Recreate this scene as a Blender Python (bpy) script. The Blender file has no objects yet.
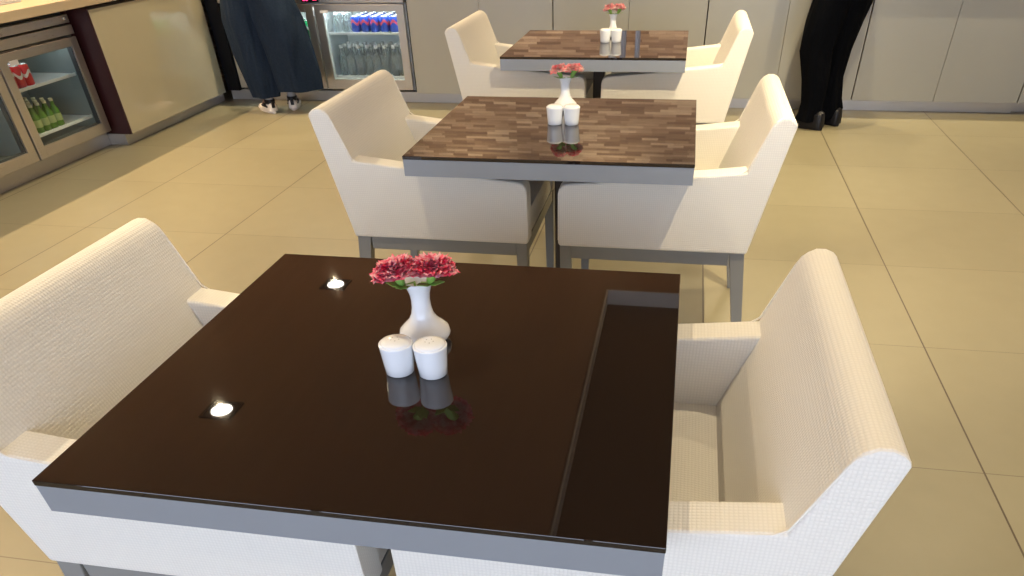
import bpy, bmesh, math, random
from mathutils import Vector, Matrix
random.seed(7)
PI = math.pi
D = bpy.data
COL = bpy.context.scene.collection
scn = bpy.context.scene

# ------------------------------------------------------------------ materials
def new_mat(name):
    m = D.materials.new(name); m.use_nodes = True
    nt = m.node_tree
    return m, nt, nt.nodes['Principled BSDF'], nt.nodes, nt.links

def plain(name, col, rough=.5, metal=0., spec=.5, coat=0., noise=0., nscale=30., bump=0., emit=None, estr=0., trans=0., ior=1.5):
    m, nt, b, N, L = new_mat(name)
    b.inputs['Base Color'].default_value = (*col, 1)
    b.inputs['Roughness'].default_value = rough
    b.inputs['Metallic'].default_value = metal
    b.inputs['Specular IOR Level'].default_value = spec
    b.inputs['Coat Weight'].default_value = coat
    b.inputs['Coat Roughness'].default_value = .03
    b.inputs['Transmission Weight'].default_value = trans
    b.inputs['IOR'].default_value = ior
    if emit:
        b.inputs['Emission Color'].default_value = (*emit, 1); b.inputs['Emission Strength'].default_value = estr
    if noise or bump:
        tc = N.new('ShaderNodeTexCoord'); nz = N.new('ShaderNodeTexNoise')
        nz.inputs['Scale'].default_value = nscale; nz.inputs['Detail'].default_value = 4
        L.new(tc.outputs['Object'], nz.inputs['Vector'])
        if noise:
            mx = N.new('ShaderNodeMix'); mx.data_type = 'RGBA'
            mx.inputs[6].default_value = (*[c*(1-noise) for c in col], 1)
            mx.inputs[7].default_value = (*[min(1, c*(1+noise)) for c in col], 1)
            L.new(nz.outputs['Fac'], mx.inputs[0]); L.new(mx.outputs[2], b.inputs['Base Color'])
        if bump:
            bp = N.new('ShaderNodeBump'); bp.inputs['Strength'].default_value = bump; bp.inputs['Distance'].default_value = .002
            L.new(nz.outputs['Fac'], bp.inputs['Height']); L.new(bp.outputs['Normal'], b.inputs['Normal'])
    return m

def math_node(N, L, op, a, b=None):
    n = N.new('ShaderNodeMath'); n.operation = op
    for i, v in enumerate((a, b)):
        if v is None: continue
        if isinstance(v, (int, float)): n.inputs[i].default_value = v
        else: L.new(v, n.inputs[i])
    return n.outputs[0]

def fabric_mat(name, col):
    """waffle weave: raised grid of 7 mm cells in the UV layer (metres)"""
    m, nt, b, N, L = new_mat(name)
    b.inputs['Roughness'].default_value = .55
    b.inputs['Specular IOR Level'].default_value = .35
    b.inputs['Sheen Weight'].default_value = .1
    uv = N.new('ShaderNodeUVMap'); uv.uv_map = 'UVMap'
    sp = N.new('ShaderNodeSeparateXYZ'); L.new(uv.outputs[0], sp.inputs[0])
    k = PI/.0065
    sx = math_node(N, L, 'ABSOLUTE', math_node(N, L, 'SINE', math_node(N, L, 'MULTIPLY', sp.outputs[0], k)))
    sy = math_node(N, L, 'ABSOLUTE', math_node(N, L, 'SINE', math_node(N, L, 'MULTIPLY', sp.outputs[1], k)))
    h = math_node(N, L, 'MULTIPLY', sx, sy)
    h = math_node(N, L, 'POWER', h, .6)
    bp = N.new('ShaderNodeBump'); bp.inputs['Strength'].default_value = .4; bp.inputs['Distance'].default_value = .0016
    L.new(h, bp.inputs['Height']); L.new(bp.outputs[0], b.inputs['Normal'])
    mx = N.new('ShaderNodeMix'); mx.data_type = 'RGBA'
    mx.inputs[6].default_value = (*[c*.9 for c in col], 1); mx.inputs[7].default_value = (*col, 1)  # grooves darker in colour, standing in for shade within the weave
    L.new(h, mx.inputs[0]); L.new(mx.outputs[2], b.inputs['Base Color'])
    return m

def floor_mat():
    m, nt, b, N, L = new_mat('beige_floor_tile')
    tc = N.new('ShaderNodeTexCoord'); sp = N.new('ShaderNodeSeparateXYZ')
    L.new(tc.outputs['Object'], sp.inputs[0])
    W, H, OX, OY = .8, .7365, .9918, 5.8249
    def line(c, off, per, wid):
        v = math_node(N, L, 'DIVIDE', math_node(N, L, 'SUBTRACT', c, off), per)
        f = math_node(N, L, 'FRACT', math_node(N, L, 'ADD', v, 100.5))
        d = math_node(N, L, 'ABSOLUTE', math_node(N, L, 'SUBTRACT', f, .5))
        cell = math_node(N, L, 'FLOOR', math_node(N, L, 'ADD', v, 100.0))
        return math_node(N, L, 'LESS_THAN', d, wid/per/2), cell
    gx, cx = line(sp.outputs[0], OX, W, .0055)
    gy, cy = line(sp.outputs[1], OY, H, .0035)
    g = math_node(N, L, 'MAXIMUM', gx, math_node(N, L, 'MULTIPLY', gy, .6))
    cmb = N.new('ShaderNodeCombineXYZ'); L.new(cx, cmb.inputs[0]); L.new(cy, cmb.inputs[1])
    wn = N.new('ShaderNodeTexWhiteNoise'); L.new(cmb.outputs[0], wn.inputs[0])
    nz = N.new('ShaderNodeTexNoise'); nz.inputs['Scale'].default_value = 9; nz.inputs['Detail'].default_value = 6
    L.new(tc.outputs['Object'], nz.inputs[0])
    a = math_node(N, L, 'ADD', math_node(N, L, 'MULTIPLY', wn.outputs[0], .45), math_node(N, L, 'MULTIPLY', nz.outputs[0], .55))
    m1 = N.new('ShaderNodeMix'); m1.data_type = 'RGBA'
    m1.inputs[6].default_value = (.190, .170, .108, 1); m1.inputs[7].default_value = (.242, .218, .143, 1)
    L.new(a, m1.inputs[0])
    m2 = N.new('ShaderNodeMix'); m2.data_type = 'RGBA'
    L.new(m1.outputs[2], m2.inputs[6]); m2.inputs[7].default_value = (.06, .042, .026, 1)
    L.new(g, m2.inputs[0]); L.new(m2.outputs[2], b.inputs['Base Color'])
    b.inputs['Roughness'].default_value = .38
    b.inputs['Specular IOR Level'].default_value = .45
    bp = N.new('ShaderNodeBump'); bp.inputs['Distance'].default_value = .001; bp.inputs['Strength'].default_value = .4; bp.invert = True
    L.new(g, bp.inputs['Height']); L.new(bp.outputs[0], b.inputs['Normal'])
    return m

def mosaic_mat():
    """thin strips of brown wood, laid like bricks in the x-z plane"""
    m, nt, b, N, L = new_mat('wood_strip_mosaic')
    tc = N.new('ShaderNodeTexCoord'); sp = N.new('ShaderNodeSeparateXYZ'); L.new(tc.outputs['Object'], sp.inputs[0])
    cb = N.new('ShaderNodeCombineXYZ'); L.new(sp.outputs[0], cb.inputs[0]); L.new(sp.outputs[2], cb.inputs[1])
    br = N.new('ShaderNodeTexBrick'); L.new(cb.outputs[0], br.inputs['Vector'])
    br.inputs['Scale'].default_value = 1; br.inputs['Brick Width'].default_value = .2; br.inputs['Row Height'].default_value = .019
    br.inputs['Mortar Size'].default_value = .0004; br.inputs['Bias'].default_value = 0
    br.offset = .37; br.squash = .7; br.squash_frequency = 3
    br.inputs['Color1'].default_value = (0, 0, 0, 1); br.inputs['Color2'].default_value = (1, 1, 1, 1); br.inputs['Mortar'].default_value = (.1, .1, .1, 1)
    rp = N.new('ShaderNodeValToRGB')
    e = rp.color_ramp.elements
    e[0].position = 0; e[0].color = (.30, .19, .13, 1); e[1].position = 1; e[1].color = (.80, .62, .46, 1)
    x = e.new(.35); x.color = (.42, .285, .20, 1); x = e.new(.7); x.color = (.58, .42, .30, 1)
    L.new(br.outputs['Color'], rp.inputs[0])
    mp = N.new('ShaderNodeMapping'); mp.inputs['Scale'].default_value = (3, 3, 60); L.new(tc.outputs['Object'], mp.inputs[0])
    nz = N.new('ShaderNodeTexNoise'); nz.inputs['Scale'].default_value = 2; L.new(mp.outputs[0], nz.inputs[0])
    mx = N.new('ShaderNodeMix'); mx.data_type = 'RGBA'; mx.blend_type = 'MULTIPLY'; mx.inputs[0].default_value = .6
    L.new(rp.outputs[0], mx.inputs[6])
    r2 = N.new('ShaderNodeValToRGB'); r2.color_ramp.elements[0].color = (.6, .6, .6, 1); r2.color_ramp.elements[0].position = .3; r2.color_ramp.elements[1].position = .7
    L.new(nz.outputs[0], r2.inputs[0]); L.new(r2.outputs[0], mx.inputs[7])
    L.new(mx.outputs[2], b.inputs['Base Color'])
    b.inputs['Roughness'].default_value = .45
    return m

def steel_mat(name, col=(.5, .47, .43), rough=.32):
    m, nt, b, N, L = new_mat(name)
    b.inputs['Base Color'].default_value = (*col, 1); b.inputs['Metallic'].default_value = .85
    tc = N.new('ShaderNodeTexCoord'); mp = N.new('ShaderNodeMapping'); mp.inputs['Scale'].default_value = (4, 4, 300)
    L.new(tc.outputs['Object'], mp.inputs[0])
    nz = N.new('ShaderNodeTexNoise'); nz.inputs['Scale'].default_value = 3; L.new(mp.outputs[0], nz.inputs[0])
    r = math_node(N, L, 'ADD', math_node(N, L, 'MULTIPLY', nz.outputs[0], .2), rough-.1)
    L.new(r, b.inputs['Roughness'])
    return m

def wave_wood(name, c1, c2, rough=.4, scale=6):
    m, nt, b, N, L = new_mat(name)
    tc = N.new('ShaderNodeTexCoord'); mp = N.new('ShaderNodeMapping'); mp.inputs['Scale'].default_value = (6, .5, 6)
    L.new(tc.outputs['Object'], mp.inputs[0])
    nz = N.new('ShaderNodeTexNoise'); nz.inputs['Scale'].default_value = scale; nz.inputs['Detail'].default_value = 5; L.new(mp.outputs[0], nz.inputs[0])
    mx = N.new('ShaderNodeMix'); mx.data_type = 'RGBA'; mx.inputs[6].default_value = (*c1, 1); mx.inputs[7].default_value = (*c2, 1)
    L.new(nz.outputs[0], mx.inputs[0]); L.new(mx.outputs[2], b.inputs['Base Color']); b.inputs['Roughness'].default_value = rough
    return m

def glass_pane_mat():
    """thin pane: clear, with a mirror-like reflection that grows at grazing angles"""
    m = D.materials.new('clear_pane'); m.use_nodes = True; nt = m.node_tree; N = nt.nodes; L = nt.links; N.clear()
    o = N.new('ShaderNodeOutputMaterial'); t = N.new('ShaderNodeBsdfTransparent'); g = N.new('ShaderNodeBsdfGlossy'); mx = N.new('ShaderNodeMixShader')
    t.inputs[0].default_value = (.93, .96, .95, 1); g.inputs['Roughness'].default_value = .02
    f = N.new('ShaderNodeFresnel'); f.inputs[0].default_value = 1.5; ge = N.new('ShaderNodeNewGeometry')
    L.new(math_node(N, L, 'MULTIPLY', f.outputs[0], math_node(N, L, 'SUBTRACT', 1.0, ge.outputs['Backfacing'])), mx.inputs[0]); L.new(t.outputs[0], mx.inputs[1]); L.new(g.outputs[0], mx.inputs[2]); L.new(mx.outputs[0], o.inputs[0])
    return m

def can_mat(name, base, band, z0=.0):
    """printed drinks can: base colour with a pale wavy band round it"""
    m, nt, b, N, L = new_mat(name)
    tc = N.new('ShaderNodeTexCoord'); sp = N.new('ShaderNodeSeparateXYZ'); L.new(tc.outputs['Object'], sp.inputs[0])
    ang = math_node(N, L, 'ARCTAN2', sp.outputs[1], sp.outputs[0])
    w = math_node(N, L, 'MULTIPLY', math_node(N, L, 'SINE', math_node(N, L, 'MULTIPLY', ang, 3.0)), .012)
    d = math_node(N, L, 'ABSOLUTE', math_node(N, L, 'SUBTRACT', math_node(N, L, 'SUBTRACT', sp.outputs[2], .065), w))
    s = math_node(N, L, 'LESS_THAN', d, .010)
    mx = N.new('ShaderNodeMix'); mx.data_type = 'RGBA'; mx.inputs[6].default_value = (*base, 1); mx.inputs[7].default_value = (*band, 1)
    L.new(s, mx.inputs[0]); L.new(mx.outputs[2], b.inputs['Base Color']); b.inputs['Roughness'].default_value = .3
    return m

def petal_mat(name, deep, mid, pale):
    m, nt, b, N, L = new_mat(name)
    tc = N.new('ShaderNodeTexCoord'); nz = N.new('ShaderNodeTexNoise'); nz.inputs['Scale'].default_value = 95; nz.inputs['Detail'].default_value = 3
    L.new(tc.outputs['Object'], nz.inputs[0])
    rp = N.new('ShaderNodeValToRGB'); e = rp.color_ramp.elements
    e[0].position = .30; e[0].color = (*deep, 1); e[1].position = .62; e[1].color = (*pale, 1); x = e.new(.42); x.color = (*mid, 1)
    L.new(nz.outputs[0], rp.inputs[0]); L.new(rp.outputs[0], b.inputs['Base Color'])
    b.inputs['Roughness'].default_value = .6; b.inputs['Subsurface Weight'].default_value = .6; b.inputs['Subsurface Radius'].default_value = (.02, .006, .006); b.inputs['Subsurface Scale'].default_value = .6
    return m

M = dict(
    fabric=fabric_mat('cream_waffle_fabric', (.80, .765, .69)),
    piping=plain('cream_piping', (.74, .70, .62), .6),
    greypaint=plain('satin_grey_paint', (.235, .235, .225), .38, noise=.04, nscale=20),
    apron=plain('satin_grey_metal', (.30, .325, .36), .36, metal=.35, noise=.03, nscale=12),
    blackglass=None,
    column=plain('dark_column_metal', (.06, .05, .045), .35, metal=.5, noise=.1),
    floor=floor_mat(), mosaic=mosaic_mat(),
    ceiling=wave_wood('brown_ceiling_panel', (.27, .16, .11), (.35, .21, .145), .4, 3),
    coffer=plain('dark_recess', (.055, .04, .034), .6, noise=.1),
    cofferedge=plain('pale_grey_edge', (.93, .94, .95), .5, noise=.03),
    wall=plain('plain_wall_paint', (.55, .50, .42), .7, noise=.04, nscale=8, bump=.1),
    cream=plain('glossy_cream_panel', (.44, .40, .28), .10, spec=.6, coat=.8, noise=.03, nscale=5),
    creamback=plain('satin_greige_panel', (.385, .385, .35), .3, spec=.5, coat=.15, noise=.03, nscale=5),
    carcass=plain('dark_carcass', (.035, .025, .02), .6, noise=.1),
    maroon=plain('dark_maroon_panel', (.034, .007, .008), .4, noise=.15, nscale=10),
    black=plain('black_filler', (.005, .005, .006), .45, spec=.2, noise=.1),
    kick=steel_mat('brushed_kick_metal', (.52, .50, .47), .38),
    steel=steel_mat('brushed_steel'),
    worktop=wave_wood('pale_worktop', (.42, .34, .225), (.52, .42, .285), .3, 4),
    liner_shaded=plain('shaded_grey_liner', (.26, .29, .28), .4, noise=.02),  # white liner in a darker colour, imitating the dim fridge interior
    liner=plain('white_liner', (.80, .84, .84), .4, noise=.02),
    gasket=plain('dark_gasket', (.04, .044, .05), .6, noise=.1),
    pane=glass_pane_mat(),
    shelf=plain('white_shelf', (.82, .85, .85), .35, noise=.02),
    porcelain=plain('white_porcelain', (.84, .86, .87), .12, coat=.5, noise=.01),
    hole=plain('shaker_hole', (.03, .03, .03), .7, noise=.1),
    stem=plain('green_stem', (.20, .38, .07), .5, noise=.25, nscale=60),
    petal_red=petal_mat('red_petals', (.62, .012, .07), (.84, .045, .15), (.95, .42, .50)),
    petal_pink=petal_mat('pink_petals', (.88, .14, .20), (.95, .30, .34), (1, .62, .60)),
    can_red=can_mat('red_printed_can', (.60, .01, .015), (.85, .80, .78)),
    can_blue=can_mat('blue_printed_can', (.015, .06, .40), (.55, .06, .10)),
    can_green=can_mat('green_printed_can', (.02, .30, .10), (.8, .85, .8)),
    canmetal=plain('can_end_metal', (.75, .76, .78), .25, metal=.8, noise=.03),
    greenglass=plain('green_bottle_glass', (.13, .34, .03), .12, spec=.6, noise=.2, nscale=50, trans=.35),
    cap=plain('cream_bottle_cap', (.80, .76, .52), .4, noise=.05),
    label=plain('pale_bottle_label', (.38, .46, .20), .5, noise=.1),
    clear=plain('clear_bottle_plastic', (.80, .86, .88), .06, spec=.9, trans=.88, ior=1.25, noise=.02),
    whitecap=plain('white_bottle_cap', (.85, .87, .88), .4, noise=.02),
    tag=plain('white_tag', (.85, .85, .85), .5, noise=.02),
    led=plain('red_display_digits', (.3, .0, .02), .4, emit=(1, .02, .12), estr=6, noise=.01),
    lamp=plain('lamp_lens', (1, 1, 1), .4, emit=(1, .93, .8), estr=22, noise=.001),
    trim=plain('black_lamp_trim', (.012, .011, .008), .3, noise=.1),
    strip=plain('lit_tube', (1, 1, 1), .4, emit=(.88, .97, 1), estr=24, noise=.001),
    strip_dim=plain('dim_lit_tube', (1, 1, 1), .4, emit=(.88, .97, 1), estr=7, noise=.001),
    trouser_blue=plain('slate_blue_cloth', (.021, .034, .054), .9, spec=.15, noise=.25, nscale=14, bump=.5),
    trouser_black=plain('black_cloth', (.0035, .004, .006), .9, spec=.12, noise=.3, nscale=16, bump=.5),
    shirt_white=plain('white_shirt_cloth', (.72, .72, .72), .8, noise=.04, nscale=12),
    shirt_dark=plain('black_shirt_cloth', (.012, .012, .015), .8, noise=.1, nscale=12),
    skin=plain('skin', (.42, .24, .16), .5, noise=.05, nscale=18),
    hair=plain('dark_hair', (.012, .009, .007), .45, noise=.3, nscale=60),
    shoewhite=plain('white_shoe_leather', (.80, .77, .74), .45, noise=.04),
    shoeblack=plain('black_shoe_leather', (.006, .006, .009), .4, spec=.3, noise=.1),
    sock=plain('grey_sock', (.34, .35, .38), .8, noise=.08),
    eye=plain('eye_white', (.8, .8, .8), .3, noise=.01),
    lip=plain('lip', (.35, .10, .09), .5, noise=.05),
    frame=plain('window_frame_grey', (.30, .30, .31), .4, noise=.05),
    orange=plain('orange_fruit_skin', (.80, .22, .02), .45, noise=.1, nscale=70, bump=.3),
    plate=plain('white_plate', (.82, .83, .85), .15, coat=.4, noise=.01),
    rackmetal=plain('grey_rack_metal', (.25, .25, .26), .35, metal=.6, noise=.05),
)
def cloth(name, c1, c2):
    m, nt, b, N, L = new_mat(name)
    tc = N.new('ShaderNodeTexCoord'); mp = N.new('ShaderNodeMapping'); mp.inputs['Scale'].default_value = (11, 11, 2.2); mp.inputs['Rotation'].default_value = (.12, .15, 0)
    L.new(tc.outputs['Object'], mp.inputs[0]); nz = N.new('ShaderNodeTexNoise'); nz.inputs['Scale'].default_value = 1; nz.inputs['Detail'].default_value = 2
    L.new(mp.outputs[0], nz.inputs[0]); bp = N.new('ShaderNodeBump'); bp.inputs['Strength'].default_value = 1; bp.inputs['Distance'].default_value = .06
    L.new(nz.outputs[0], bp.inputs['Height']); L.new(bp.outputs[0], b.inputs['Normal'])
    n2 = N.new('ShaderNodeTexNoise'); n2.inputs['Scale'].default_value = 90; L.new(tc.outputs['Object'], n2.inputs[0])
    mx = N.new('ShaderNodeMix'); mx.data_type = 'RGBA'; mx.inputs[6].default_value = (*c1, 1); mx.inputs[7].default_value = (*c2, 1)
    L.new(n2.outputs[0], mx.inputs[0]); L.new(mx.outputs[2], b.inputs['Base Color'])
    b.inputs['Roughness'].default_value = .95; b.inputs['Specular IOR Level'].default_value = .05
    return m
M['trouser_blue'] = cloth('slate_blue_trouser_cloth', (.013, .024, .048), (.027, .041, .066))
M['trouser_black'] = cloth('black_trouser_cloth', (.0012, .0016, .003), (.003, .0036, .0055))
m, nt, b, N, L = new_mat('dark_backpainted_glass')
b.inputs['Base Color'].default_value = (.0145, .0092, .007, 1); b.inputs['Roughness'].default_value = .018
b.inputs['IOR'].default_value = 1.62
M['blackglass'] = m
M['glassedge'] = plain('table_glass_edge', (.03, .028, .028), .15, noise=.05)

# ------------------------------------------------------------------ geometry helpers
def put(name, bm, mat, parent=None, smooth=None, bevel=0., seg=2, loc=None, rot=None):
    bmesh.ops.remove_doubles(bm, verts=bm.verts, dist=1e-6)
    bmesh.ops.recalc_face_normals(bm, faces=bm.faces)
    if bevel:
        es = [e for e in bm.edges if len(e.link_faces) == 2 and e.calc_face_angle(0) > .5]
        bmesh.ops.bevel(bm, geom=es, offset=bevel, segments=seg, affect='EDGES', profile=.5, clamp_overlap=True)
    me = D.meshes.new(name); bm.to_mesh(me); bm.free()
    if smooth is not None:
        for p in me.polygons: p.use_smooth = True
        me.set_sharp_from_angle(angle=smooth)
    for mm in (mat if isinstance(mat, (list, tuple)) else [mat]): me.materials.append(mm)
    o = D.objects.new(name, me); COL.objects.link(o)
    if parent: o.parent = parent
    if loc: o.location = loc
    if rot: o.rotation_euler = rot
    return o

def box(bm, x0, x1, y0, y1, z0, z1, mi=0):
    v = [bm.verts.new(p) for p in ((x0,y0,z0),(x1,y0,z0),(x1,y1,z0),(x0,y1,z0),(x0,y0,z1),(x1,y0,z1),(x1,y1,z1),(x0,y1,z1))]
    for f in ((3,2,1,0),(4,5,6,7),(0,1,5,4),(1,2,6,5),(2,3,7,6),(3,0,4,7)):
        fc = bm.faces.new([v[i] for i in f]); fc.material_index = mi
    return v

def BOX(*a):
    bm = bmesh.new()
    for i in range(0, len(a), 6): box(bm, *a[i:i+6])
    return bm

def hexa(bm, bot, top):
    v = [bm.verts.new(p) for p in bot+top]
    for f in ((3,2,1,0),(4,5,6,7),(0,1,5,4),(1,2,6,5),(2,3,7,6),(3,0,4,7)): bm.faces.new([v[i] for i in f])

def lathe(bm, prof, n=32, cx=0, cy=0, cz=0, mi=0):
    rings = []
    for r, z in prof:
        if r < 1e-6: rings.append([bm.verts.new((cx, cy, cz+z))])
        else: rings.append([bm.verts.new((cx+r*math.cos(2*PI*k/n), cy+r*math.sin(2*PI*k/n), cz+z)) for k in range(n)])
    for a, b_ in zip(rings, rings[1:]):
        for k in range(n):
            k2 = (k+1) % n
            if len(a) == 1 and len(b_) == 1: continue
            if len(a) == 1: f = bm.faces.new((a[0], b_[k], b_[k2]))
            elif len(b_) == 1: f = bm.faces.new((a[k], b_[0], a[k2]))
            else: f = bm.faces.new((a[k], b_[k], b_[k2], a[k2]))
            f.material_index = mi
    return rings

def loft(bm, rings, cap=True, n=20):
    """rings: (centre, rx, ry[, rot, dir]) elliptical rings, lying flat unless a direction is given"""
    R = []
    for r in rings:
        c, rx, ry = Vector(r[0]), r[1], r[2]
        rot = r[3] if len(r) > 3 else 0
        d = Vector(r[4]).normalized() if len(r) > 4 and r[4] is not None else Vector((0, 0, 1))
        q = Vector((0, 0, 1)).rotation_difference(d)
        fold = r[5] if len(r) > 5 else 0
        vs = []
        for k in range(n):
            a = 2*PI*k/n; s = 1 + fold*math.cos(5*a+rot*3)
            p = Vector((rx*s*math.cos(a), ry*s*math.sin(a), 0)); p.rotate(Matrix.Rotation(rot, 3, 'Z')); p.rotate(q)
            vs.append(bm.verts.new(c+p))
        R.append(vs)
    for a, b_ in zip(R, R[1:]):
        for k in range(n): bm.faces.new((a[k], a[(k+1) % n], b_[(k+1) % n], b_[k]))
    if cap: bm.faces.new(R[0][::-1]); bm.faces.new(R[-1])
    return R

def tube(bm, pts, r, n=6):
    pts = [Vector(p) for p in pts]; prev = None; R = []
    for i, p in enumerate(pts):
        d = (pts[min(i+1, len(pts)-1)]-pts[max(i-1, 0)]).normalized()
        ref = Vector((0, 1, 0)) if abs(d.y) < .9 else Vector((1, 0, 0))
        u = d.cross(ref).normalized(); w = d.cross(u)
        rr = r[i] if isinstance(r, (list, tuple)) else r
        R.append([bm.verts.new(p+u*rr*math.cos(2*PI*k/n)+w*rr*math.sin(2*PI*k/n)) for k in range(n)])
    for a, b_ in zip(R, R[1:]):
        for k in range(n): bm.faces.new((a[k], a[(k+1) % n], b_[(k+1) % n], b_[k]))
    bm.faces.new(R[0][::-1]); bm.faces.new(R[-1])

def empty(name, loc, label, cat, group=None, rz=0):
    o = D.objects.new(name, None); COL.objects.link(o); o.location = loc; o.rotation_euler = (0, 0, rz); o.empty_display_size = .1
    return tag(o, label, cat, group)
def tag(o, label, cat, group=None):
    o['label'] = label; o['category'] = cat
    if group: o['group'] = group
    return o
def struct(o): o['kind'] = 'structure'; return o
def copy_tree(root, loc=None, rz=None, label=None, group=None):
    def rec(o, par):
        c = o.copy(); COL.objects.link(c)
        if par: c.parent = par
        for ch in list(o.children): rec(ch, c)
        return c
    c = rec(root, None)
    if loc: c.location = loc
    if rz is not None: c.rotation_euler = (0, 0, rz)
    if label: c['label'] = label
    if group: c['group'] = group
    return c

# ------------------------------------------------------------------ room shell
YB, XL, XR, YF, ZC = 6.36, -4.55, 3.9, -3.4, 2.7
struct(put('floor', BOX(XL-.1, XR+.1, YF-.1, YB+.1, -.1, 0), M['floor']))
bm = BOX(XL-.1, XR+.1, YB, YB+.12, 0, ZC+.2); struct(put('wall_back', bm, M['mosaic']))
struct(put('wall_left', BOX(XL-.12, XL, YF, YB, 0, ZC+.2), M['wall']))
struct(put('wall_right', BOX(XR, XR+.12, YF, YB, 0, ZC+.2), M['wall']))
WX0, WX1, WZ0, WZ1 = -4.1, 3.5, .25, 2.5
struct(put('wall_front', BOX(XL-.12, WX0, YF-.12, YF, 0, ZC+.2, WX1, XR+.12, YF-.12, YF, 0, ZC+.2,
                             WX0, WX1, YF-.12, YF, 0, WZ0, WX0, WX1, YF-.12, YF, WZ1, ZC+.2), M['wall']))
bm = BOX(WX0, WX1, YF-.09, YF-.03, WZ0, WZ0+.06, WX0, WX1, YF-.09, YF-.03, WZ1-.06, WZ1)
for i in range(5):
    x = WX0 + i*(WX1-WX0)/4; x0 = min(max(x-.03, WX0), WX1-.06); box(bm, x0, x0+.06, YF-.09, YF-.03, WZ0+.06, WZ1-.06)
w = struct(put('window_1', bm, M['frame'], bevel=.004))
put('pane', BOX(WX0+.05, WX1-.05, YF-.064, YF-.058, WZ0+.05, WZ1-.05), M['pane'], w)
# ceiling with a recessed coffer (x0..x1, y0..y1)
CX0, CX1, CY0, CY1, CD = -.445, .62, .9, 5.29, .13
bm = BOX(XL-.1, CX0, YF-.1, YB+.1, ZC, ZC+.05, CX1, XR+.1, YF-.1, YB+.1, ZC, ZC+.05,
         CX0, CX1, YF-.1, CY0, ZC, ZC+.05, CX0, CX1, CY1, YB+.1, ZC, ZC+.05)
struct(put('ceiling', bm, M['ceiling']))
bm = BOX(CX0-.02, CX1+.02, CY0-.02, CY1+.02, ZC+CD, ZC+CD+.03); struct(put('trim_1', bm, M['coffer']))
t = .012
bm = BOX(CX0-.01, CX0+t, CY0, CY1, ZC, ZC+CD, CX1-t, CX1+.01, CY0, CY1, ZC, ZC+CD, CX0, CX1, CY1-t, CY1+.01, ZC, ZC+CD, CX0, CX1, CY0-.01, CY0+t, ZC, ZC+CD)
struct(put('trim_2', bm, M['cofferedge']))

# ------------------------------------------------------------------ ceiling downlights
WARM = (1, .82, .52); ORANGE = (1, .66, .34)
def downlight(x, y, label, power, col=WARM, first=[None], aim=None, cone=130, blend=.9, z=None):
    if first[0] is None:
        root = empty('downlight', (x, y, ZC), label, 'ceiling light', 'recessed square downlights')
        bm = BOX(-.11, .11, -.10, -.085, -.012, 0, -.11, .11, .085, .10, -.012, 0, -.11, -.09, -.085, .085, -.012, 0, .09, .11, -.085, .085, -.012, 0, -.09, .09, -.085, .085, -.004, 0)
        put('trim', bm, M['trim'], root)
        bm = bmesh.new(); lathe(bm, [(0, -.012), (.062, -.012), (.068, -.009), (.070, -.0045)], 32); put('lamp', bm, M['lamp'], root, smooth=.6)
        first[0] = root
    else: root = copy_tree(first[0], (x, y, ZC), None, label)
    ld = D.lights.new('spot', 'SPOT'); ld.energy = power; ld.color = col; ld.spot_size = math.radians(cone); ld.spot_blend = blend; ld.shadow_soft_size = .016
    lo = D.objects.new('spot_lamp', ld); COL.objects.link(lo); lo.parent = root; lo.location = (0, 0, -.014)
    if aim:
        d = Vector(aim)-Vector((x, y, ZC-.03)); lo.rotation_euler = d.to_track_quat('-Z', 'Y').to_euler()
    return root
P_SPOT = 74
for y, s in ((-.85, 'added nearest the windows'), (1.13, 'left of the near table'), (3.12, 'third from the windows'), (5.08, 'by the blue-trousered person')):  # first lamp is added behind the camera to brighten the near chairs
    downlight(-2.81, y, 'square black-rimmed downlight in left ceiling row, '+s, P_SPOT*(2.2 if y > 2 else 1.3), aim=(-2.55, y-.75, 0), cone=125, blend=1)
downlight(-1.05, 1.2, 'square black-rimmed fill downlight added above the nearest left armchair', P_SPOT*.2, cone=125, blend=.8)  # unseen fill lamp, added to brighten the near armchairs
for y, s in ((-.85, 'added nearest the windows'), (1.5, 'before the middle right armchair'), (3.0, 'before the farthest right armchair'), (5.05, 'by the black-trousered person')):  # the one nearest the windows is an added, unseen lamp for the near chairs
    hot = 1 < y < 4
    downlight(.78, y, 'square black-rimmed downlight in centre ceiling row, '+s, P_SPOT*(6 if hot else (.45 if y < 0 else 1.2)), aim=((.34, y+1.15, .8) if hot else None), cone=70 if hot else 130, blend=1)
for y, s in ((1.0, 'nearest'), (3.2, 'middle'), (5.05, 'farthest')):
    downlight(2.0, y+.3, 'square black-rimmed downlight in right ceiling row, the '+s, P_SPOT*1.1, aim=(1.65, y+.35, 0), cone=95, blend=1)
for y, s in ((2.2, 'nearest'), (3.7, 'middle'), (5.2, 'farthest')):
    downlight(-4.38, y, 'square black-rimmed downlight over the left counter, the '+s, P_SPOT*2.9, ORANGE, aim=(-3.5, y, 0), cone=120)
for i, x in enumerate((-3.2, -1.9, -.6, .7, 2.0, 3.3)):
    downlight(x, 5.98, 'square black-rimmed downlight over the back counter, %s from the left' % ('first', 'second', 'third', 'fourth', 'fifth', 'sixth')[i], P_SPOT*1.45, WARM, aim=(x, 6.34, 1.15), cone=100)

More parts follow.
